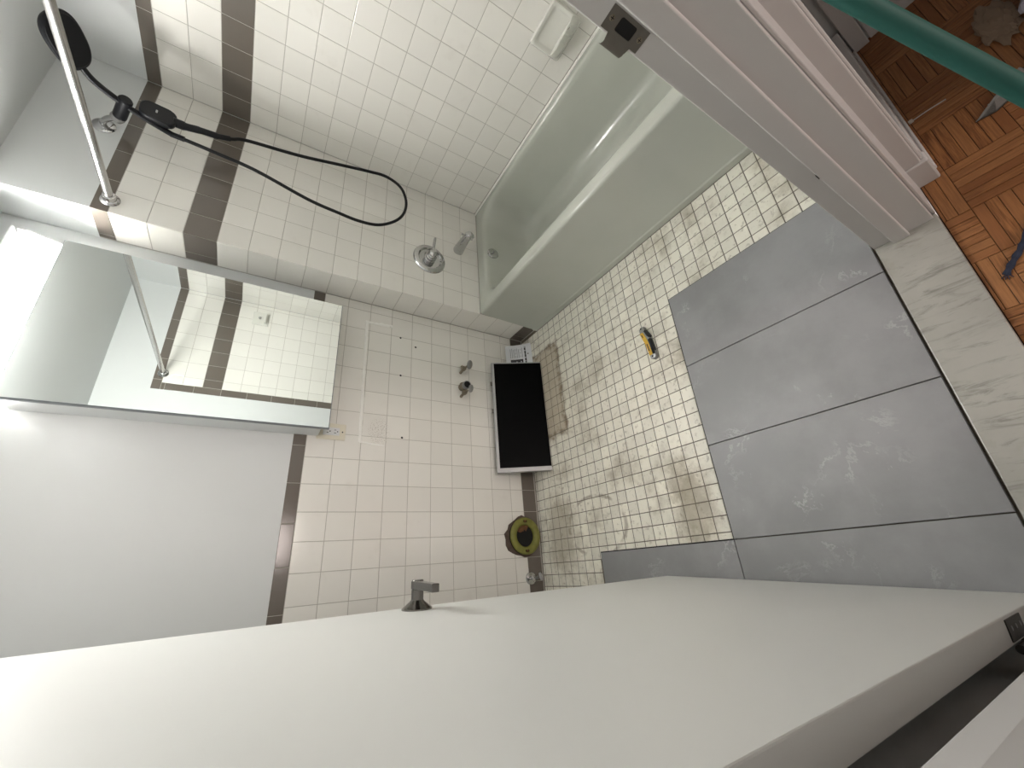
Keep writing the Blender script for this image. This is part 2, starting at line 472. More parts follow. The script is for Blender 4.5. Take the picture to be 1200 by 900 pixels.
# left wall, ceiling
wh = thing('ceramic_holder', 'small square ceramic holder with chrome bar on the door wall, seen in the mirror', 'wall holder', (.605, YF, 1.37))
obj('holder_plate', bxm(.550, .660, YF+.0004, YF+.010, 1.372, 1.478), 'soap_ceramic', wh, bevel=.004)
obj('holder_cup', bxm(.566, .644, YF+.010, YF+.045, 1.388, 1.402), 'soap_ceramic', wh, bevel=.003)
obj('chrome_pin', lathem([(.006,0), (.006,.010), (.010,.012), (.010,.018), (.0,.020)], (.605, YF+.010, 1.432), (0,1,0), 20), 'chrome', wh, True, angle=30)
struct('wall_left', bxm(XL-.1, XL, -1.755, .12, -.05, CEIL), 'paint', 'painted side wall behind the open door', 'wall')
struct('ceiling', bxm(XL-.1, W+.12, -1.755, .12, CEIL, CEIL+.08), 'ceiling', 'plain grey-white bathroom ceiling', 'ceiling')

# ------------------------------------------------------------------ floor: old mosaic, new stone-look tiles, threshold
fl = struct('floor', bxm(XL-.1, W, -1.640, .12, -.06, -.0012), 'grout_floor', 'old off-white mosaic floor stained with rust and grime', 'floor')
MP = .0505; MX, MY = -.3163, -.9774
GW = .298; GX, GF, GN = -.3548, -1.0345, -1.6318
def covered(x, y):
    if GX - 4*GW < x < GX-.008 and GN < y < GF-.012: return True
    return x < GX - 3*GW - .008 and GF-.02 < y < -.447
xs = cuts(MX, MP, XL, -.016); ys = cuts(MY, MP, GN-.005, -.002)
cand = []
for x0, x1 in zip(xs, xs[1:]):
    for y0, y1 in zip(ys, ys[1:]):
        cx, cy = (x0+x1)/2, (y0+y1)/2
        if x1-x0 < .008 or y1-y0 < .008 or covered(cx, cy): continue
        u, v, d = pix((cx, cy, 0))
        vis = -15 < u < 1215 and -15 < v < 915 and (cx > -.62 or cy > -1.05) 
        area = (x1-x0)*(y1-y0)/max(d, .1)**3
        # behind the bathroom door or the leaning panel nothing shows
        if v > 690 - .03*abs(u-780): vis = False
        if -.84 < cx < -.2 and cy > -.16: vis = False
        cand.append((area if vis else area*1e-6, x0, x1, y0, y1))
cand.sort(reverse=True)
MG = .0030
rest = bmesh.new()
for k, (a, x0, x1, y0, y1) in enumerate(cand):
    w, h = x1-x0-MG, y1-y0-MG
    if k < 300:
        o = bpy.data.objects.new('mosaic_tile', tile_mesh(w, h, .004, 'mosaic', .0012, .0008))
        o.location = ((x0+x1)/2, (y0+y1)/2, 0); o.rotation_euler = (R(random.uniform(-.3,.3)), R(random.uniform(-.3,.3)), R(random.uniform(-.5,.5)))
        link(o, fl)
    else:
        cx, cy = (x0+x1)/2 + random.uniform(-.0003, .0003), (y0+y1)/2 + random.uniform(-.0003, .0003)
        rg = [[rest.verts.new((cx+(w/2-i)*sx, cy+(h/2-i)*sy, z)) for sx, sy in ((-1,-1),(1,-1),(1,1),(-1,1))] for i, z in ((0,-.004), (0,-.0008), (.0012,0))]
        for p_, q_ in zip(rg, rg[1:]):
            for j in range(4): rest.faces.new((p_[j], p_[(j+1)%4], q_[(j+1)%4], q_[j]))
        rest.faces.new(rg[-1])
o = obj('mosaic_tile_field', rest, 'mosaic', fl); o['kind'] = 'stuff'
# large grey tiles laid dry over the mosaic
ZT = .0102
def grey(x0, x1, y0, y1, label):
    g = .0026
    bm = bmesh.new(); cx, cy = (x0+x1)/2, (y0+y1)/2
    w, h = x1-x0-g, y1-y0-g
    rg = [[bm.verts.new(((w/2-i)*sx, (h/2-i)*sy, z)) for sx, sy in ((-1,-1),(1,-1),(1,1),(-1,1))] for i, z in ((0,.0003), (0,ZT-.0007), (.0008,ZT))]
    for p_, q_ in zip(rg, rg[1:]):
        for j in range(4): bm.faces.new((p_[j], p_[(j+1)%4], q_[(j+1)%4], q_[j]))
    bm.faces.new(rg[-1]); bm.faces.new(rg[0][::-1])
    o = obj('porcelain_floor_tile', bm, 'grey_tile'); o.location = (cx, cy, 0)
    tag(o, label, 'floor tile', 'new grey porcelain tiles laid over the mosaic')
grey(GX-GW, GX, GN, GF, 'large grey stone-look tile partly behind the jamb with the strike plate')
grey(GX-2*GW, GX-GW, GN, GF, 'large grey stone-look tile second from the jamb with the strike plate')
grey(GX-3*GW, GX-2*GW, GN, GF, 'large grey stone-look tile third from the jamb with the strike plate')
grey(max(GX-4*GW, XL+.004), GX-3*GW, GN, GF, 'large grey stone-look tile along the threshold partly under the open door')
grey(max(GX-4*GW, XL+.004), GX-3*GW, GF, -.437, 'grey stone-look tile reaching furthest over the mosaic towards the sink wall')
# adhesive bed seen as the dark line along the laid edge
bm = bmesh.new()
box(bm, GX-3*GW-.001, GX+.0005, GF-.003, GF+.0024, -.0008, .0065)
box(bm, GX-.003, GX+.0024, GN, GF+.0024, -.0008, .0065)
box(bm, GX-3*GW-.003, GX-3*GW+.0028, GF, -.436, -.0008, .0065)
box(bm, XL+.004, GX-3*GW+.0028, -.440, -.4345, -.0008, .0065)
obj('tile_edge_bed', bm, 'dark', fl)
th = struct('floor_threshold', bxm(JL-.01, JR+.012, -1.762, -1.6365, -.03, .0155), 'marble', 'worn grey-green marble door threshold between grey tiles and parquet', 'threshold', bevel=.003, segs=3)

# ------------------------------------------------------------------ hall
HX, HY = .035, -2.40
hf = struct('floor_hall', bxm(-2.6, HX, HY, -1.7622, -.06, -.003), 'parquet_gap', 'oak finger parquet of the hallway beyond the threshold', 'floor')
BS = .125
for bi in range(-7, 7):
    for bj in range(-3, 2):
        x0 = -.727 + bi*BS; y0 = -1.811 + (bj-1)*BS
        if x0 < -1.45 or x0 > HX or y0 + BS < -2.35: continue
        for k in range(6):
            if (bi + bj) % 2: a = (x0 + k*BS/6, x0 + (k+1)*BS/6, y0, y0 + BS); along = 'y'
            else: a = (x0, x0 + BS, y0 + k*BS/6, y0 + (k+1)*BS/6); along = 'x'
            a = (a[0], min(a[1], HX-.001), a[2], min(a[3], -1.7635))
            w, h = a[1]-a[0]-.0011, a[3]-a[2]-.0011
            if w < .004 or h < .004: continue
            o = bpy.data.objects.new('parquet_finger', None)
            me = tile_mesh(w, h, .004, 'wood', .0007, .0006) if along == 'x' else tile_mesh(h, w, .004, 'wood', .0007, .0006)
            bpy.data.objects.remove(o); o = bpy.data.objects.new('parquet_finger', me)
            o.location = ((a[0]+a[1])/2, (a[2]+a[3])/2, 0)
            o.rotation_euler = (R(random.uniform(-.25,.25)), R(random.uniform(-.25,.25)), 0 if along == 'x' else R(90))
            link(o, hf)
struct('wall_hall_right', bxm(HX, HX+.1, HY, -1.755, -.05, 2.4), 'paint', 'side wall of the dim hallway by the parquet', 'wall')
bm = bmesh.new(); box(bm, -.40, HX, -1.782, -1.7555, -.05, 2.4); box(bm, -.50, -.40, -1.760, -1.7555, -.05, 2.4)
struct('wall_hall_front', bm, 'paint', 'hallway wall beside the bathroom door casing', 'wall')
bm = bmesh.new(); box(bm, -2.6, -1.12, HY-.1, HY, -.05, 2.4); box(bm, -.45, HX+.1, HY-.1, HY, -.05, 2.4); box(bm, -1.12, -.45, HY-.1, HY, 2.05, 2.4)
struct('wall_hall_light_blocker', bm, 'paint', 'unseen hallway wall with a doorway gap, added to block window light', 'wall')  # unseen wall added; its gap keeps window light off hinge edge and parquet
struct('wall_hall_left', bxm(-2.7, -2.6, -4.7, -1.755, -.05, 2.4), 'paint', 'end wall of the hallway', 'wall')
struct('ceiling_hall', bxm(-2.7, 1.1, -4.7, -1.755, 2.4, 2.48), 'ceiling', 'hallway ceiling outside the bathroom door', 'ceiling')
# invented, unseen room across the hall, added to supply the daylight
struct('floor_added_room', bxm(-2.6, 1.0, -4.6, HY, -.06, -.001), 'wood', 'oak floor of the unseen room added to supply daylight', 'floor')
struct('wall_added_room_right', bxm(1.0, 1.1, -4.7, HY, -.05, 2.4), 'paint', 'side wall of the unseen room added to supply daylight', 'wall')
bm = bmesh.new(); box(bm, -2.7, WX0, -4.7, -4.6, -.05, 2.4); box(bm, WX1, 1.1, -4.7, -4.6, -.05, 2.4); box(bm, WX0, WX1, -4.7, -4.6, -.05, WZ0); box(bm, WX0, WX1, -4.7, -4.6, WZ1, 2.4)
struct('wall_added_room_window', bm, 'paint', 'window wall of the unseen room added to supply daylight', 'wall')
# baseboards of the hall
bm = bmesh.new(); box(bm, -.462, HX-.02, -1.799, -1.782, 0, .115); box(bm, -.462, HX-.02, -1.806, -1.799, 0, .018)
struct('baseboard_hall_front', bm, 'trim', 'white hallway baseboard running from door casing to the corner', 'baseboard', bevel=.003)
bm = bmesh.new(); box(bm, .018, HX, -1.838, -1.802, 0, 1.2)
struct('trim_hall_corner', bm, 'trim', 'white corner board standing in the hallway corner', 'trim', bevel=.002)
bm = bmesh.new(); box(bm, .026, HX, -2.9, -1.842, 0, .16)
struct('baseboard_hall_right', bm, 'trim', 'white baseboard on the hallway side wall', 'baseboard', bevel=.002)

# ------------------------------------------------------------------ door frame
jr = struct('trim_jamb_strike', bxm(JR, JR+.018, -1.755, -1.6355, 0.016, DH+.02), 'trim', 'painted door jamb carrying the metal strike plate', 'door jamb', bevel=.0018)
bm = bmesh.new(); box(bm, JR-.012, JR, -1.707, -1.673, .016, DH)
obj('door_stop', bm, 'trim', jr, bevel=.003, segs=3)
obj('paint_chip', bxm(JR-.0126, JR-.0004, -1.6734, -1.6722, .420, .434), 'dark', jr)
bm = bmesh.new(); box(bm, JR+.006, JR+.1, -1.661, -1.6375, .0, DH+.1)
obj('inner_casing', bm, 'trim', jr, bevel=.003)
bm = bmesh.new(); box(bm, JR+.018, -.484, -1.762, -1.7552, .0, DH+.1)
obj('outer_casing', bm, 'trim', jr, bevel=.002)
bm = bmesh.new(); box(bm, -.485, -.462, -1.792, -1.7555, .098, DH+.1); box(bm, -.480, -.468, -1.797, -1.790, .098, DH+.1)
obj('back_band', bm, 'trim', jr, bevel=.003)
bm = bmesh.new(); box(bm, -.488, -.458, -1.803, -1.7525, .0, .097)
obj('plinth_block', bm, 'trim', jr, bevel=.004)
jl = struct('trim_jamb_hinge', bxm(JL-.018, JL, -1.755, -1.650, 0.016, DH+.02), 'trim', 'painted door jamb on the hinge side of the open door', 'door jamb', bevel=.0018)
bm = bmesh.new(); prism(bm, [(JL, -1.755), (-1.400, -1.748), (-1.394, -1.703), (-1.397, -1.678), (JL, -1.677)], .016, DH)
obj('door_stop', bm, 'trim', jl, bevel=.002)
struct('trim_head_jamb', bxm(JL-.018, JR+.018, -1.755, -1.6355, DH, DH+.02), 'trim', 'painted head of the bathroom door frame', 'door jamb')
# strike plate
sp = thing('strike_plate', 'dull metal strike plate with two screws on the door jamb', 'strike plate', (JR, -1.654, .92))
X = JR - .0012
bm = bmesh.new()
out = [(-1.6685,.9195), (-1.6390,.9195), (-1.6390,.932), (-1.630,.934), (-1.630,.973), (-1.6390,.975), (-1.6390,.989), (-1.6685,.989)]
hole = [(p[0]-1.6545, p[1]+.9545) for p in rrect(-.0085, .0095, -.0150, .0150, .003, 3)]
ov = [bm.verts.new((X, y, z)) for y, z in out]; hv = [bm.verts.new((X, y, z)) for y, z in hole]
es = [bm.edges.new((ov[i], ov[(i+1)%8])) for i in range(8)] + [bm.edges.new((hv[i], hv[(i+1)%len(hv)])) for i in range(len(hv))]
bmesh.ops.triangle_fill(bm, edges=es, use_beauty=True)
r_ = bmesh.ops.extrude_face_region(bm, geom=bm.faces[:])
for v in r_['geom']:
    if isinstance(v, bmesh.types.BMVert): v.co.x += .0011
obj('plate', bm, 'bronze', sp)
bm = bmesh.new()
lip = [(X, -1.6305), (X+.0005, -1.626), (X+.004, -1.6215), (X+.009, -1.6195)]
lip2 = [(x+.0012, y-.0003) for x, y in lip]
loft(bm, [[Vector((x, y, z)) for x, y in lip + lip2[::-1]] for z in (.9345, .940, .966, .9725)], True, True)
obj('lip', bm, 'bronze', sp, True)
obj('latch_hole', bxm(JR-.0004, JR+.012, -1.6640, -1.6440, .9385, .9705), 'dark', sp)
for z in (.9275, .9815):
    s_ = obj('screw', lathem([(.0042,0), (.0042,.0006), (.0036,.0010), (.0,.0010)], (X, -1.6545, z), (-1,0,0), 16), 'brass_rust', sp, True)
    bm = bmesh.new(); box(bm, X-.00125, X-.0008, -1.6573, -1.6517, z-.0005, z+.0005); box(bm, X-.00125, X-.0008, -1.6550, -1.6540, z-.0028, z+.0028)
    obj('screw_slot', bm, 'dark', s_)

# ------------------------------------------------------------------ open door
ang = math.atan2(.049, .847)
dr = thing('bathroom_door', 'plain off-white slab door standing open with lever handle', 'door', (-1.3925, -1.613, .024), rotz=-ang)
DW, DT, DHH = .848, .036, 2.012
# local: +y runs from the hinge edge to the free edge, visible face at x=0
obj('door_slab', bxm(-DT, 0, 0, DW, 0, DHH), 'door', dr, bevel=.0018)
hz = .917 ; hy = .806
lv = obj('rose', lathem([(.034,0), (.034,.003), (.031,.005), (.017,.016), (.0135,.020)], (0, hy, hz), (1,0,0), 40), 'nickel', dr, True, angle=25)
bm = bmesh.new(); lathe(bm, [(.0138,.019), (.0138,.021), (.0138,.040), (.0132,.0405), (.0132,.059), (.012,.061)], (0, hy, hz), (1,0,0), 28)
obj('neck', bm, 'nickel', lv, True, angle=25)
bm = bmesh.new()
sec = [(0, .0, .0125, .0085), (-.014, .0, .0105, .0085), (-.05, .0, .009, .0085), (-.10, .0, .0085, .0085), (-.118, 0, .0085, .0085)]
loft(bm, [[Vector((.0505+sx*t_, hy+yy, hz+.004+sz*h_)) for sx, sz in ((-1,-1),(1,-1),(1,1),(-1,1))] for yy, _, h_, t_ in sec], True, True)
obj('lever', bm, 'nickel', lv, bevel=.002)
# the same lever on the far side
obj('rose', lathem([(.034,0), (.034,.003), (.031,.005), (.017,.016), (.0118,.05)], (-DT, hy, hz), (-1,0,0), 24), 'nickel', dr, True, angle=25)
for z0 in (.235, 1.0, 1.72):
    h = obj('hinge', bxm(-.032, -.004, -.0016, .0, z0, z0+.09), 'hinge', dr)
    obj('hinge_knuckle', tubem([(-.040, -.006, z0), (-.040, -.006, z0+.09)], .006, 14), 'hinge', h, True)
    obj('jamb_leaf', bxm(-.0455, -.0405, -.040, -.008, z0, z0+.09), 'hinge', h)
    for k in (.018, .045, .072):
        obj('screw', lathem([(.0035,0), (.0035,.0008)], (-.016, -.0016, z0+k), (0,-1,0), 10), 'grey_metal', h)

# ------------------------------------------------------------------ bathtub
tub = thing('bathtub', 'sage-grey enamelled alcove bathtub beside the tiled wall', 'bathtub', (.36, -.9, 0))
x1, ya, yb = W-.0015, YF+.002, -D-.0015
def L(x0, xx1, y0, y1, r, z, n=7): return [Vector((a, b_, z)) for a, b_ in rrect(x0, xx1, y0, y1, r, n)]
bm = bmesh.new()
tiny = [.003, .003, .003, .003]
loops = [L(-.015, x1, ya, yb, tiny, 0), L(-.015, x1, ya, yb, tiny, .026), L(-.0145, x1, ya, yb, tiny, .028), L(-.0105, x1, ya, yb, tiny, .030),
         L(-.0095, x1, ya, yb, tiny, .032), L(.000, x1, ya, yb, tiny, .350), L(.0005, x1, ya, yb, tiny, .358)]
for k in range(1, 6):
    a = R(90*k/5); i = .012*(1-math.cos(a)); loops.append(L(.0005 + i, x1, ya, yb, tiny, .358 + .015*math.sin(a)))
loops += [L(.016, x1-.006, ya+.012, yb-.008, [.005]*4, .3735), L(.052, x1-.030, ya+.07, yb-.055, [.05,.09,.12,.08], .3742), L(.058, x1-.034, ya+.080, yb-.066, [.06,.10,.13,.09], .3738)]
ins = [(.066,.040,.090,.076,.370), (.071,.045,.096,.082,.362), (.075,.049,.102,.087,.345), (.083,.058,.125,.094,.28), (.095,.070,.17,.102,.20), (.112,.086,.22,.115,.12), (.135,.105,.26,.135,.085), (.165,.135,.30,.165,.072), (.22,.19,.36,.22,.068)]
for a, b_, c, d_, z in ins:
    loops.append(L(a, x1-b_, ya+c, yb-d_, [.085,.11,.14,.10], z))
loft(bm, loops, False, True)
obj('tub_shell', bm, 'enamel', tub, True, angle=50)
obj('wall_flange', bxm(W-.012, W-.001, ya, yb, .372, .3815), 'caulk', tub, bevel=.003)
ofl = obj('overflow_plate', lathem([(.034,0), (.034,.004), (.030,.009), (.018,.012), (.0,.012)], (.368, -.2545, .325), (0,-1,.10), 32), 'chrome', tub, True, angle=30)
obj('trip_lever', tubem([(.368, -.264, .325), (.368, -.283, .331), (.368, -.290, .345)], [.004, .004, .003], 10), 'chrome', ofl, True)
obj('drain', lathem([(.03,0), (.03,.003), (.022,.005), (.0,.004)], (.37, -.44, .069), (0,0,1), 24), 'chrome', tub, True, angle=30)

# tub spout
ts = thing('tub_spout', 'chrome tub spout with diverter on the end wall', 'tub spout', (.393, -D, .50))
bm = bmesh.new()
for yy, hw, hh, zc in ():
    pass
ls = []
for yy, r_, h_, dz in ((0, .029, .029, 0), (-.012, .029, .029, 0), (-.05, .0255, .026, .001), (-.10, .0215, .022, .001), (-.135, .020, .020, -.001), (-.146, .0185, .018, -.003), (-.150, .015, .015, -.005)):
    ls.append([Vector((.393+.00*yy + r_*math.copysign(abs(math.cos(t_))**.8, math.cos(t_)), -D+yy-.0005, .50+dz + h_*math.copysign(abs(math.sin(t_))**.8, math.sin(t_)))) for t_ in [2*math.pi*k/24 for k in range(24)]])
loft(bm, ls, True, True)
sb = obj('spout_body', bm, 'chrome', ts, True, angle=50)
obj('spout_mouth', bxm(.379, .407, -D-.143, -D-.118, .470, .486), 'chrome', sb, bevel=.003)
obj('diverter_knob', tubem([(.393, -D-.128, .518), (.393, -D-.128, .530), (.393, -D-.128, .531), (.393, -D-.128, .538)], [.003, .003, .007, .006], 12), 'chrome', ts, True)

# shower valve
sv = thing('shower_valve', 'round chrome shower valve trim with short lever', 'shower valve', (.263, -D, .672))
V = (.263, -D-.0005, .672)
obj('escutcheon', lathem([(.090,0), (.090,.003), (.086,.010), (.074,.015), (.066,.015), (.058,.006), (.030,.005), (.0,.005)], V, (0,-1,0), 48), 'chrome', sv, True, angle=25)
h = obj('hub', lathem([(.031,.004), (.031,.016), (.027,.018), (.027,.024), (.030,.026), (.030,.034), (.026,.036), (.026,.044), (.022,.050), (.021,.058), (.012,.066), (.0,.068)], V, (0,-1,0), 32), 'chrome', sv, True, angle=25)
bm = bmesh.new(); tube(bm, spline([(.263, -D-.052, .672), (.285, -D-.058, .672), (.315, -D-.066, .671), (.345, -D-.069, .668), (.352, -D-.069, .667)], 4), [.012]*4 + [.010]*4 + [.0105]*4 + [.010]*4 + [.006], 14, squash=.7)
obj('handle', bm, 'chrome', sv, True)

# ------------------------------------------------------------------ soap dish
sd = thing('soap_dish', 'off-white ceramic soap dish with a broken lip on the tiled wall', 'soap dish', (W, -1.18, .46))
bm = bmesh.new()
def SL(y0, y1, z0, z1, r, x): return [Vector((x, a, b_)) for a, b_ in rrect(y0, y1, z0, z1, r, 4)]
ls = [SL(-1.266,-1.092,.452,.598,.012,W-.0005), SL(-1.266,-1.092,.452,.598,.012,W-.008), SL(-1.262,-1.096,.456,.594,.012,W-.013),
      SL(-1.250,-1.106,.470,.583,.014,W-.012), SL(-1.244,-1.112,.478,.577,.016,W-.004), SL(-1.238,-1.120,.486,.570,.016,W-.002)]
loft(bm, ls, True, True)
pl = obj('back_plate', bm, 'soap_ceramic', sd, True, angle=50)
bm = bmesh.new()   # projecting tray, lip chipped along one side
n_ = 18; prof = []
for k in range(n_+1):
    t_ = k/n_; y = -1.262 + .166*t_
    e = .058*(1 - abs(2*t_-1)**3.2) + .012
    if .12 < t_ < .55: e -= .012*abs(math.sin(t_*23)) + .004
    prof.append((y, e))
top = [Vector((W-.008, y, .497)) for y, e in prof]; edge = [Vector((W-.008-e, y, .502 - .10*0 + .012*(e/.07))) for y, e in prof]
und = [Vector((W-.008-e*.92, y, .490)) for y, e in prof]; bot = [Vector((W-.008, y, .457)) for y, e in prof]
mid = [Vector((W-.008-e*.6, y, .492)) for y, e in prof]
rr = [[bm.verts.new(v) for v in r_] for r_ in (top, mid, edge, und, bot)]
for a, c in zip(rr, rr[1:] + rr[:1]):
    for k in range(n_): bm.faces.new((a[k], a[k+1], c[k+1], c[k]))
bm.faces.new([r_[0] for r_ in rr]); bm.faces.new([r_[-1] for r_ in rr][::-1])
obj('tray', bm, 'soap_ceramic', sd, True, angle=60)
obj('chip_crack', tubem([(W-.0585, -1.236, .5045), (W-.052, -1.222, .5035), (W-.058, -1.205, .5040), (W-.054, -1.19, .5035), (W-.060, -1.176, .5045)], .0009, 6), 'mortar', sd)

# ------------------------------------------------------------------ shower
sh = thing('shower_head_set', 'matte black overhead shower on a curved bar with chrome wall arm', 'shower head', (.40, -D, 2.0))
arm = sh
obj('arm_flange', lathem([(.036,.0), (.036,.002), (.030,.007), (.016,.010), (.0,.010)], (.40, -D+T-.0005, 2.0), (0,-1,0), 32), 'chrome', arm, True, angle=30)
obj('arm_pipe', tubem(spline([(.40, -D-.004, 2.0), (.40, -D-.02, 1.998), (.40, -D-.042, 1.980), (.40, -D-.060, 1.955)], 5), .0105, 16), 'chrome', arm, True)
bm = bmesh.new(); lathe(bm, [(.013,0), (.021,.004), (.022,.020), (.018,.026)], (.40, -.216, 1.958), (0,-.75,-.62), 24)
obj('swivel_nut', bm, 'grey_metal', sh, True, angle=30)
bm = bmesh.new(); lathe(bm, [(.016,0), (.0215,.003), (.0215,.085), (.018,.090), (.0,.091)], (.40, -.232, 1.944), (.06,-.93,-.33), 28)
obj('diverter_body', bm, 'black_plastic', sh, True, angle=30)
bm = bmesh.new(); tube(bm, spline([(.40, -.398, 2.024), (.40, -.345, 1.992), (.40, -.298, 1.925), (.40, -.262, 1.85), (.40, -.238, 1.785)], 6), .012, 16, squash=.75)
obj('bar', bm, 'black_plastic', sh, True)
hb = Vector((.40, -.382, 2.016)); he = Vector((.40, -.545, 2.062)); ax = (he-hb).normalized(); ROLL = R(28); sx_ = Vector((math.cos(ROLL),0,-math.sin(ROLL))); sx_ = (sx_ - ax*sx_.dot(ax)).normalized(); nn = sx_.cross(ax).normalized()
if nn.z > 0: nn = -nn
LEN = (he-hb).length; bm = bmesh.new()
def headring(s, off):
    l = []
    for k in range(40):
        a = 2*math.pi*k/40; ca, sa = math.cos(a), math.sin(a)
        px_ = math.copysign(abs(ca)**.78, ca); py_ = math.copysign(abs(sa)**.78, sa)
        wid = .060 * (1 + .06*px_)
        l.append(hb + ax*(LEN/2 + LEN/2*px_*s) + sx_*(wid*py_*s) + nn*off)
    return l
loft(bm, [headring(.80,-.012), headring(.95,-.008), headring(1,0), headring(.99,.007), headring(.93,.010)], True, True)
obj('rain_head', bm, 'black_plastic', sh, True, angle=40)
obj('spray_face', (lambda b_: (loft(b_, [headring(.90,.0095), headring(.88,.0115)], True, True), b_)[1])(bmesh.new()), 'black_rubber', sh)
hs = thing('hand_shower', 'matte black rounded hand shower with long black hose hanging in a loop', 'hand shower', (.425, -.275, 1.82))
a0 = Vector((.428, -.292, 1.885)); a1_ = Vector((.436, -.272, 1.775)); ax2 = (a1_-a0).normalized(); s2 = Vector((1,0,.08)).normalized(); s2 = (s2 - ax2*s2.dot(ax2)).normalized(); n2 = ax2.cross(s2).normalized()
if n2.y > 0: n2 = -n2
L2 = (a1_-a0).length; bm = bmesh.new()
def hring(s, off): 
    return [a0 + ax2*(L2/2 + p_[1]*s) + s2*(p_[0]*s) + n2*off for p_ in rrect(-.042, .042, -L2/2, L2/2, .030, 6)]
loft(bm, [hring(.86,-.020), hring(.97,-.014), hring(1,-.002), hring(.98,.006), hring(.92,.009)], True, True)
hd = obj('spray_plate', bm, 'black_plastic', hs, True, angle=40)
bm = bmesh.new(); c_ = a0 + ax2*(L2*.45)
loft(bm, [[c_ + s2*p_[0] + ax2*p_[1] + n2*o_ for p_ in rrect(-.0075, .0075, -.003, .003, .0025, 3)] for o_ in (.0085, .0100)], True, True)
obj('logo_badge', bm, 'silver', hd)
obj('handle', tubem(spline([a0+ax2*L2*.9-n2*.004, a1_+ax2*.03+s2*.004-n2*.004, (.452, -.262, 1.70), (.465, -.254, 1.645)], 5), [.017]*5+[.014]*5+[.0125]*5+[.012], 16), 'black_plastic', hs, True)
hp = [(.465,-.254,1.645), (.489,-.246,1.60), (.519,-.242,1.548), (.552,-.242,1.349), (.60,-.242,1.165), (.634,-.242,1.03), (.647,-.242,.945), (.612,-.242,.868), (.53,-.242,.835), (.44,-.242,.843), (.365,-.242,.885), (.301,-.242,.965), (.283,-.242,1.055), (.289,-.242,1.15), (.307,-.242,1.284), (.365,-.242,1.492), (.386,-.240,1.646), (.40,-.238,1.787)]
hose = hs
obj('hose', tubem(spline(hp, 10), .0072, 12), 'black_rubber', hose, True)
obj('hose_nut', tubem([(.3975,-.2385,1.745), (.3999,-.238,1.79)], .0105, 14), 'black_plastic', hose, True)
obj('hose_nut', tubem([(.464,-.254,1.650), (.485,-.2475,1.606)], .011, 14), 'black_plastic', hose, True)

# shower rod
RX, RZ = .055, 1.899
rod = thing('shower_rod', 'straight chrome shower rod spanning between the two end walls', 'curtain rod', (RX, -.9, RZ))
obj('rod', tubem([(RX, -D-.004, RZ), (RX, YF+.004, RZ)], .0128, 24), 'steel', rod, True)
for y, s in ((-D-.0008, -1), (YF+.0008, 1)):
    obj('rod_flange', lathem([(.029,0), (.029,.003), (.026,.007), (.020,.010), (.0185,.026), (.0150,.028), (.0,.028)], (RX, y, RZ), (0,s,0), 32), 'chrome', rod, True, angle=30)

# ------------------------------------------------------------------ mirror cabinet
mc = thing('mirror_cabinet', 'frameless mirrored medicine cabinet on the sink wall', 'medicine cabinet', (-.42, 0, 1.07))
CX0, CX1, CZ0, CZ1, CY = -.718, -.128, 1.068, 1.980, -.120
obj('cabinet_body', bxm(CX0+.003, CX1-.003, CY+.020, T-.0002, CZ0+.026, CZ1-.004), 'white_metal', mc, bevel=.002)
dd = obj('door_back', bxm(CX0, CX1, CY+.0045, CY+.019, CZ0, CZ1), 'mirror_edge', mc, bevel=.0015)
obj('mirror_pane', bxm(CX0+.0035, CX1-.0035, CY, CY+.004, CZ0+.0035, CZ1-.0035), 'mirror', dd)

# ------------------------------------------------------------------ vanity light
vl = thing('vanity_light', 'lit white bar light above the mirror cabinet', 'wall light', (-.43, 0, 2.0))
LX0, LX1 = -.748, -.118
obj('housing', bxm(LX0, LX1, -.030, T-.0002, 1.998, 2.104), 'white_metal', vl, bevel=.002)
obj('added_light_hood', bxm(LX0-.001, LX1+.001, -.112, T-.0002, 2.1045, 2.112), 'white_metal', vl, bevel=.002)  # hood added to keep the lens light off the nearby ceiling
bm = bmesh.new()
sec = [(-.030, 1.997), (-.066, 1.999), (-.104, 2.072), (-.104, 2.094), (-.030, 2.099)]
loft(bm, [[Vector((x, y, z)) for y, z in sec] for x in (LX0+.006, LX1-.006)], True, True)
obj('diffuser', bm, 'lamp_side', vl)
bm = bmesh.new()      # slanted prismatic lens, facing forwards and down
lens = [(-.0672, 2.000), (-.1048, 2.0715), (-.1062, 2.0705), (-.0688, 1.999)]
loft(bm, [[Vector((x, y, z)) for y, z in lens] for x in (LX0+.010, LX1-.010)], True, True)
obj('lens_front', bm, 'lamp', vl)
for x in (LX0, LX1-.006):
    bm = bmesh.new(); loft(bm, [[Vector((xx, y*1.04 - .001, 2.048 + (z-2.048)*1.05)) for y, z in sec] for xx in (x, x+.006)], True, True)
    obj('end_cap', bm, 'white_metal', vl)

# ------------------------------------------------------------------ sink wall fittings
ol = thing('wall_outlet', 'cream double power outlet below the mirror cabinet', 'outlet', (-.692, 0, .985))
obj('cover_plate', bxm(-.728, -.656, -.0055, -.0004, .985, 1.100), 'cream', ol, bevel=.0025, segs=3)
obj('receptacle', bxm(-.709, -.675, -.0075, -.0050, 1.010, 1.076), 'white_metal', ol, bevel=.001)
for zc in (1.028, 1.058):
    for xx in (-.6985, -.6855): obj('slot', bxm(xx-.0012, xx+.0012, -.0079, -.0073, zc-.004, zc+.004), 'dark', ol)
    obj('ground_hole', lathem([(.0026,0), (.0026,.0006)], (-.692, -.0074, zc-.0095), (0,-1,0), 10), 'dark', ol)
for zc in (.998, 1.088): obj('screw', lathem([(.0032,0), (.0030,.0009)], (-.692, -.0053, zc), (0,-1,0), 12), 'dark', ol)
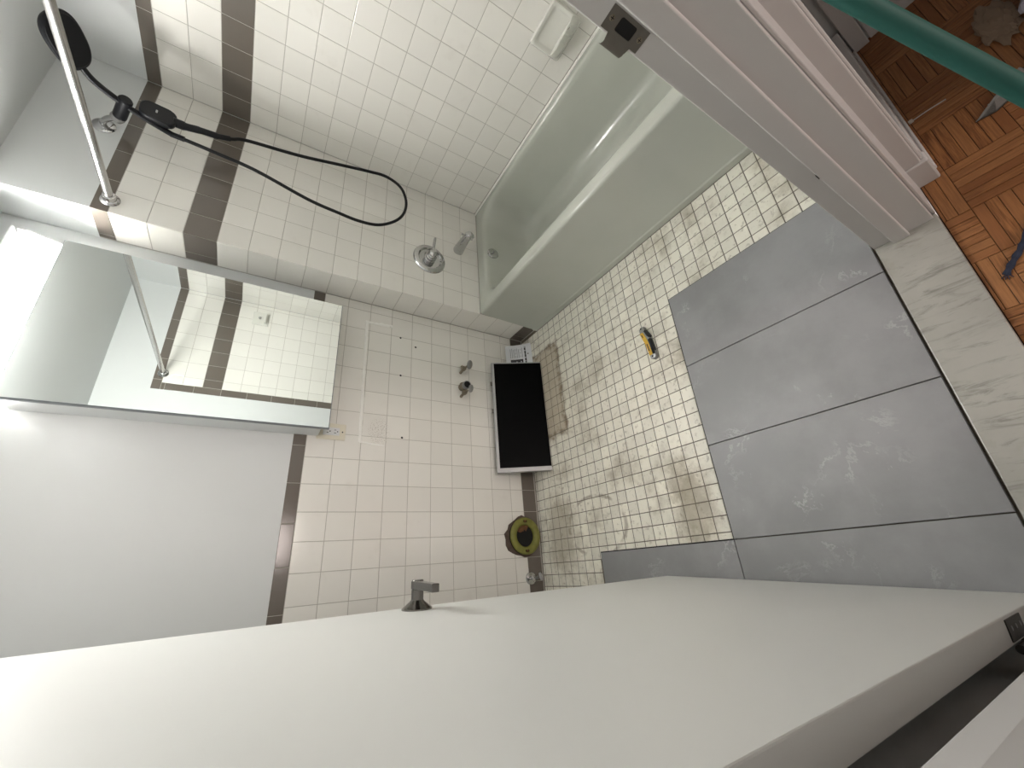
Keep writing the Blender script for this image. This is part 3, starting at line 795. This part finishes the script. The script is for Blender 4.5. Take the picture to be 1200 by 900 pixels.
# caulk left from the old sink
ck = thing('caulk_outline', 'ragged white caulk outline left by the removed sink', 'caulk', (-.42, 0, .82))
def bead(pts, w, name='caulk_bead'):
    pts = spline(pts, 6)
    pts = [Vector((p_.x + random.uniform(-.001,.001), p_.y, p_.z + random.uniform(-.0012,.0012))) for p_ in pts]
    bm = bmesh.new(); rr_ = []
    for i, p_ in enumerate(pts):
        d = (pts[min(i+1, len(pts)-1)] - pts[max(i-1,0)]).normalized(); s = Vector((d.z, 0, -d.x)); ww = w*random.uniform(.75, 1.2)
        rr_.append([bm.verts.new(p_ + s*ww*c_ + Vector((0, -h_, 0))) for c_, h_ in ((-1,0), (-.7,.0024), (0,.0030), (.7,.0024), (1,0))])
    for a, c in zip(rr_, rr_[1:]):
        for k in range(4): bm.faces.new((a[k], a[k+1], c[k+1], c[k]))
        bm.faces.new((a[4], a[0], c[0], c[4]))
    bm.faces.new(rr_[0]); bm.faces.new(rr_[-1][::-1])
    obj(name, bm, 'caulk', ck, True)
bead([(-.106,-.0002,.932), (-.20,-.0002,.931), (-.34,-.0002,.929), (-.50,-.0002,.926), (-.62,-.0002,.925), (-.727,-.0002,.923)], .0072)
bead([(-.110,-.0002,.938), (-.108,-.0002,.90), (-.106,-.0002,.86), (-.104,-.0002,.815)], .0080)
bead([(-.727,-.0002,.925), (-.729,-.0002,.89), (-.732,-.0002,.865), (-.736,-.0002,.815)], .0040)
obj('caulk_blob', lathem([(.009,0), (.006,.004), (.0,.005)], (-.104, -.0002, .812), (0,-1,0), 12), 'caulk', ck, True)
for x, z in ((-.159,.761), (-.196,.680), (-.372,.753), (-.690,.735)):
    obj('anchor_hole', lathem([(.0052,0), (.0042,.0006), (.0,.0006)], (x, -.0002, z), (0,-1,0), 12), 'dark', wb)
def stop_valve(name, label, wall, end, handle, hx, r=.02, body='brass_rust', knob='grey_metal'):
    t_ = thing(name, label, 'valve', wall)
    w_, e_ = Vector(wall), Vector(end)
    obj('stub', tubem([w_ + Vector((0,.0,0)), w_.lerp(e_, .85)], .0075, 14), body, t_, True)
    bm = bmesh.new(); tube(bm, [w_.lerp(e_, .50), w_.lerp(e_, .52), w_.lerp(e_, .80), w_.lerp(e_, .82)], [.010, .0135, .0135, .010], 6)
    obj('valve_body', bm, body, t_)
    hh = Vector(handle); d_ = Vector(hx).normalized()
    obj('stem', tubem([w_.lerp(e_, .66), hh], .0055, 12), body, t_, True)
    bm = bmesh.new(); u_, v_ = frame_of(d_)
    lp = []
    for s_, o_ in ((.55,-.006), (.95,-.005), (1,0), (.95,.005), (.6,.007)):
        lp.append([hh + d_*o_ + u_*(math.cos(2*math.pi*k/24)*r*s_) + v_*(math.sin(2*math.pi*k/24)*r*.62*s_) for k in range(24)])
    loft(bm, lp, True, True); obj('oval_handle', bm, knob, t_, True)
    return t_
t_ = stop_valve('water_stop_valve', 'corroded water stop valve with oval handle above the black panel', (-.298, -.0002, .426), (-.282, -.058, .424), (-.272, -.066, .402), (-.30, -.85, -.25), .025)
obj('outlet_stub', tubem([(-.289, -.036, .424), (-.272, -.036, .436)], .0065, 12), 'brass_rust', t_, True)
dp = thing('sink_drain_pipe', 'open chrome and brass drain stub left in the wall', 'drain pipe', (-.375, 0, .42))
obj('pipe', tubem([(-.384, -.0002, .423), (-.385, -.030, .417), (-.386, -.040, .415)], .0195, 24), 'brass_rust', dp, True)
obj('slip_nut', lathem([(.0235,0), (.0255,.003), (.0255,.015), (.0235,.018), (.0200,.018), (.0,.018)], (-.385, -.012, .421), (-.02,-1,-.15), 8), 'brass_rust', dp)
MA = (-.10, -1, .05)
pp = obj('pipe_mouth', lathem([(.0205,.0), (.0215,.003), (.0215,.024), (.0200,.026), (.0180,.026), (.0180,.008), (.0,.008)], (-.386, -.036, .4155), MA, 28), 'grey_metal', dp, True, angle=40)
obj('mouth_hollow', lathem([(.0178,.006), (.0178,.0235)], (-.386, -.036, .4155), MA, 24), 'dark', pp)
stop_valve('water_stop_valve', 'corroded water stop valve under the open drain stub', (-.437, -.0002, .427), (-.420, -.055, .420), (-.413, -.070, .402), (-.30, -.85, -.25), .021)

# toilet outlet
tf = thing('toilet_flange', 'yellow-green toilet outlet ring in the wall with dark open hole', 'flange', (-1.142, 0, .02))
bm = bmesh.new(); o_ = []
for k in range(26):
    a = 2*math.pi*k/26; r_ = .092 + random.uniform(-.003, .010) + (.012 if 70 < (k*360/26) < 150 else 0)
    o_.append((-1.142 + r_*math.cos(a), max(.004, .104 + r_*math.sin(a))))
loft(bm, [[Vector((x, y, z)) for x, z in o_] for y in (-.0003, -.0035)], True, True)
obj('broken_mortar', bm, 'mortar', tf)
FC = (-1.142, 0, .102)
obj('collar', lathem([(.084,.003), (.084,.016), (.078,.018), (.055,.018), (.055,.003)], FC, (0,-1,0), 48, False), 'dark', tf, True)
obj('ring', lathem([(.0865,.016), (.0875,.021), (.084,.0265), (.067,.0275), (.054,.0245), (.0505,.019), (.0505,.010)], FC, (0,-1,0), 56, False), 'flange', tf, True, angle=60)
obj('outlet_hollow', lathem([(.050,.0045), (.050,.012), (.0,.012)], FC, (0,-1,0), 40), 'dark', tf)
bm = bmesh.new()
for k in range(9):
    a = R(-20 + k*9); r0 = random.uniform(.022, .034); 
    tube(bm, [Vector(FC) + Vector((math.cos(a)*.049, -.011, math.sin(a)*.049*1.0)), Vector(FC) + Vector((math.cos(a)*r0, -.013, math.sin(a)*r0))], [.009, .003], 7)
obj('rust_scale', bm, 'rust', tf)
for sx in (1, -1):
    bm = bmesh.new(); loft(bm, [[Vector((FC[0]+sx*.069+p_[0], y, FC[2]-.012*sx*0+p_[1])) for p_ in rrect(-.0055, .0055, -.011, .011, .005, 4)] for y in (-.0266, -.0281)], True, True)
    sl = obj('bolt_slot', bm, 'dark', tf)
    obj('bolt', lathem([(.0045,0), (.0045,.010), (.003,.011)], (FC[0]+sx*.069, -.0278, FC[2]+.004), (0,-1,0), 10), 'rust', sl)
# toilet water valve
tv = thing('toilet_stop_valve', 'chrome toilet stop valve on the brown base tile by the door', 'valve', (-1.335, 0, .06))
obj('escutcheon', lathem([(.029,0), (.027,.005), (.013,.009), (.0,.009)], (-1.335, -.0004, .078), (0,-1,0), 28), 'chrome', tv, True, angle=30)
obj('stub', tubem([(-1.335, -.004, .078), (-1.334, -.052, .077)], .0075, 14), 'chrome', tv, True)
obj('valve_body', tubem([(-1.334, -.034, .090), (-1.334, -.034, .088), (-1.334, -.034, .062), (-1.334, -.034, .060)], [.006, .0105, .0105, .006], 12), 'chrome', tv, True)
bm = bmesh.new(); hh = Vector((-1.329, -.064, .062)); d_ = Vector((.25, -.75, -.6)).normalized(); u_, v_ = frame_of(d_)
loft(bm, [[hh + d_*o_ + u_*(math.cos(2*math.pi*k/24)*.019*s_) + v_*(math.sin(2*math.pi*k/24)*.012*s_) for k in range(24)] for s_, o_ in ((.5,-.006), (.95,-.005), (1,0), (.95,.004), (.6,.006))], True, True)
obj('oval_handle', bm, 'silver', tv, True)

# ------------------------------------------------------------------ leaning black panel and its leaflet
pn = thing('leaning_panel', 'black flat panel with silver edges leaning on the sink wall', 'panel', (-.535, -.10, 0))
PX0, PX1 = -.842, -.222
pb, pt = Vector((0, -.168, .0035)), Vector((0, -.045, .256))
pu = (pt-pb).normalized(); PL = (pt-pb).length; pnrm = Vector((0, -pu.z, pu.y))
def pbox(x0, x1, a, b_, d0, d1):
    bm = bmesh.new(); v = []
    for d_ in (d0, d1):
        for s_ in (a, b_):
            for x in (x0, x1):
                p_ = pb + pu*s_ + pnrm*d_; v.append(bm.verts.new((x, p_.y, p_.z)))
    for f in ((0,2,3,1), (4,5,7,6), (0,1,5,4), (2,6,7,3), (0,4,6,2), (1,3,7,5)): bm.faces.new([v[i] for i in f])
    return bm
obj('panel_body', pbox(PX0+.003, PX1-.003, 0, PL-.001, -.026, -.004), 'grey_metal', pn, bevel=.001)
obj('black_face', pbox(PX0+.022, PX1-.005, .0, PL-.014, -.0045, -.0005), 'black_glass', pn)
obj('side_rail', pbox(PX0, PX0+.0225, 0, PL, -.027, .0012), 'silver', pn, bevel=.0012)
obj('side_rail', pbox(PX1-.006, PX1, 0, PL, -.027, .0008), 'silver', pn, bevel=.0012)
obj('top_rail', pbox(PX0+.0225, PX1-.006, PL-.0145, PL, -.027, .0006), 'silver', pn, bevel=.0012)
for x in (-.345, -.505): obj('hinge_tab', pbox(x-.010, x+.010, PL, PL+.009, -.020, -.010), 'bronze', pn)
lf = thing('leaflet', 'white printed instruction leaflet leaning beside the black panel', 'leaflet', (-.16, -.08, 0))
A0, A1 = Vector((-.245, -.100, .002)), Vector((-.052, -.094, .002)); B0, B1 = Vector((-.250, -.018, .135)), Vector((-.066, -.012, .132))
def LP(u, v, off=0.0):
    p_ = A0.lerp(A1, u).lerp(B0.lerp(B1, u), v); bend = math.sin(math.pi*v)*.012 + (u-.5)**2*.03
    return p_ + Vector((0, bend*.8 - off, -bend*.3))
def patch(u0, u1, v0, v1, off, th, nu=8, nv=6):
    bm = bmesh.new(); g_ = [[[bm.verts.new(LP(u0+(u1-u0)*i/nu, v0+(v1-v0)*j/nv, o_)) for i in range(nu+1)] for j in range(nv+1)] for o_ in (off, off+th)]
    for o_ in (0, 1):
        for j in range(nv):
            for i in range(nu): bm.faces.new((g_[o_][j][i], g_[o_][j][i+1], g_[o_][j+1][i+1], g_[o_][j+1][i]))
    for j in range(nv):
        for i in (0, nu): bm.faces.new((g_[0][j][i], g_[0][j+1][i], g_[1][j+1][i], g_[1][j][i]))
    for i in range(nu):
        for j in (0, nv): bm.faces.new((g_[0][j][i], g_[0][j][i+1], g_[1][j][i+1], g_[1][j][i]))
    return bm
sheet = obj('sheet', patch(0, 1, 0, 1, 0, .0009), 'paper', lf, True)
obj('printed_bar', patch(.18, .90, .21, .27, .0010, .0002), 'ink_black', sheet)
obj('printed_bar', patch(.32, .46, .34, .82, .0010, .0002), 'ink_black', sheet)
for k in range(8): obj('printed_line', patch(.52, .88 - .02*(k % 3), .34 + k*.065, .362 + k*.065, .0010, .0002, 6, 1), 'ink', sheet)
obj('printed_mark', patch(.60, .64, .12, .16, .0010, .0002, 2, 2), 'ink_black', sheet)

# ------------------------------------------------------------------ utility knife
k0, k1 = Vector((-.402, -.884)), Vector((-.562, -.898))
kn = thing('utility_knife', 'yellow and black utility knife lying on the mosaic floor', 'utility knife', ((k0.x+k1.x)/2, (k0.y+k1.y)/2, 0))
kd = (k1-k0).normalized(); kl = (k1-k0).length
KM = Matrix(((kd.x, -kd.y, 0, k0.x), (kd.y, kd.x, 0, k0.y), (0, 0, 1, 0), (0, 0, 0, 1)))
# local x runs from nose to tail; local +y is towards the grey tiles' far side
flip = -1 if (Vector((-kd.y, kd.x)).y > 0) else 1      # +1: local y points to -Y world
def KO(pts): return [(a*kl, b_*flip) for a, b_ in pts]
body = [(.0,.003), (.04,-.010), (.20,-.012), (.38,-.005), (.55,.000), (.75,.003), (.96,.004), (1.0,.012), (1.0,.024), (.96,.030), (.75,.030), (.42,.028), (.30,.020), (.14,.016), (.02,.014)]
bm = bmesh.new(); prism(bm, KO(body), .001, .019, .004, KM); obj('metal_body', bm, 'grey_metal', kn, True, angle=30)
bm = bmesh.new(); prism(bm, KO([(.17,-.011), (.38,-.0045), (.55,.0005), (.88,.0035), (.88,.0185), (.52,.0165), (.34,.011), (.18,.005)]), .016, .0205, .001, KM); yl = obj('yellow_shell', bm, 'yellow', kn)
bm = bmesh.new(); prism(bm, KO([(.44,.0175), (.60,.0195), (.88,.0195), (.90,.029), (.75,.0305), (.44,.0285)]), .006, .0215, .002, KM); obj('rubber_grip', bm, 'black_rubber', kn)
bm = bmesh.new(); prism(bm, KO([(.55,.0055), (.76,.0075), (.76,.0118), (.55,.0100)]), .0200, .0209, 0, KM); obj('printed_logo', bm, 'ink_black', yl)
bm = bmesh.new(); prism(bm, KO([(.23,-.006), (.33,-.002), (.325,.0015), (.225,-.002)]), .0200, .0208, 0, KM); obj('printed_mark', bm, 'ink_black', yl)
bm = bmesh.new(); prism(bm, KO([(.16,.010), (.34,.018), (.40,.024), (.36,.031), (.26,.026), (.14,.018)]), .004, .021, .002, KM); obj('blade_slider', bm, 'black_plastic', kn)
for a, b_ in ((.05,.001), (.93,.014)):
    c_ = KM @ Vector((a*kl, b_*flip, .0185)); obj('screw', lathem([(.0042,0), (.0035,.0016)], c_, (0,0,1), 12), 'dark', kn)

# ------------------------------------------------------------------ things on the hall floor
p0, p1 = Vector((-.770, -1.835, .860)), Vector((-.868, -1.891, .697))
dv = (p1-p0).normalized()
br = thing('broom', 'green painted broom handle leaning across the hallway', 'broom', (-1.27, -2.13, 0))
pbot = p1 + dv*((p1.z-.13)/-dv.z); ptop = p0 - dv*.29
obj('handle', tubem([ptop, p0, p1, pbot], .0104, 20), 'green', br, True)
bm = bmesh.new(); c_ = pbot
loft(bm, [[Vector((c_.x + a, c_.y + b_, z)) for a, b_ in rrect(-w_, w_, -t_, t_, .012, 3)] for w_, t_, z in ((.14,.03,.10), (.14,.03,.135), (.04,.02,.155))], True, True)
obj('broom_head', bm, 'green', br, True)
bm = bmesh.new()
for k in range(60):
    a, b_ = random.uniform(-.13,.13), random.uniform(-.024,.024)
    tube(bm, [(c_.x+a, c_.y+b_, .102), (c_.x+a*1.12, c_.y+b_*1.3, .0)], .003, 5)
obj('bristles', bm, 'kraft', br)['kind'] = 'stuff'
# trowel blade
tr = thing('putty_knife', 'metal putty knife lying tilted on the parquet under the broom handle', 'putty knife', (-.39, -1.94, 0))
bm = bmesh.new(); A = [Vector((-.409,-1.892,.001)), Vector((-.386,-1.934,.014)), Vector((-.362,-1.984,.024)), Vector((-.390,-1.998,.003)), Vector((-.414,-1.925,.001))]
r1 = [bm.verts.new(v) for v in A]; r2 = [bm.verts.new(v + Vector((0,0,.0016))) for v in A]
bm.faces.new(r1); bm.faces.new(r2[::-1])
for k in range(5): bm.faces.new((r1[k], r1[(k+1)%5], r2[(k+1)%5], r2[k]))
obj('blade', bm, 'nickel', tr)
obj('handle', tubem([(-.372,-1.99,.014), (-.356,-2.04,.016), (-.33,-2.10,.016)], [.010,.013,.012], 14), 'black_plastic', tr, True)
obj('rivet', lathem([(.0022,0), (.0018,.0015)], (-.392, -1.922, .010), (0,0,1), 8), 'chrome', tr)
# cable tie
ct = thing('cable_tie', 'thin pale cable tie on the parquet by the baseboard', 'cable tie', (-.30, -1.84, 0))
obj('strap', tubem([(-.301,-1.818,.0016), (-.302,-1.845,.003), (-.304,-1.880,.0016)], .0016, 8), 'tie', ct, True)
obj('tie_head', bxm(-.306,-.296,-1.818,-1.8085,.0005,.005), 'tie', ct, bevel=.001)
# blue rag strip
bl = thing('blue_fabric_strip', 'frayed dark blue fabric strip on the parquet', 'fabric scrap', (-.74, -1.83, 0))
bm = bmesh.new(); ls = []
for k, p_ in enumerate(spline([(-.782,-1.797,.003), (-.765,-1.812,.006), (-.742,-1.833,.004), (-.722,-1.850,.008), (-.690,-1.868,.005), (-.66,-1.90,.006)], 5)):
    w_ = .0060 + .0012*math.sin(k*1.7); d_ = Vector((.72,-.69,0)); s_ = Vector((.69,.72,0))
    ls.append([p_ + s_*w_*a + Vector((0,0,b_+.0015*math.sin(k*2.1+a*3))) for a, b_ in ((-1,-.001), (-.4,.002), (.4,.0015), (1,-.001), (.4,-.0012), (-.4,-.0012))])
loft(bm, ls, True, True); st = obj('strip', bm, 'blue_cloth', bl, True)
for a in (-.5, .1, .6, 1.1): obj('loose_thread', tubem([(-.780,-1.799,.003), (-.780-.014*math.cos(a), -1.799+.012*math.sin(a), .002)], .0009, 5), 'blue_cloth', st)
# crumpled plastic and kraft paper
def crumple(name, label, cat, c, rad, mat, amp, seed):
    rs = random.Random(seed); bm = bmesh.new(); bmesh.ops.create_icosphere(bm, subdivisions=4, radius=1)
    from mathutils import noise as mn
    for v in bm.verts:
        k = v.co.normalized(); f = 1 + amp*(mn.noise(k*2.3 + Vector((seed,0,0))) + .6*abs(mn.noise(k*6 + Vector((0,seed,0)))))
        q_ = Vector((k.x*rad[0]*f, k.y*rad[1]*f, k.z*rad[2]*f)); q_.z = max(q_.z + rad[2]*.75, 0.001)
        v.co = q_ + Vector(c)
    t_ = thing(name, label, cat, c); obj('crumpled_sheet', bm, mat, t_, True, angle=18); return t_
crumple('plastic_bag', 'crumpled clear plastic bag on the hallway parquet', 'plastic bag', (-.235,-2.105,0), (.075,.062,.035), 'plastic_film', .35, 3)
crumple('kraft_paper', 'crumpled brown kraft paper on the hallway parquet beside the plastic bag', 'paper', (-.205,-2.005,0), (.055,.028,.010), 'kraft', .5, 9)
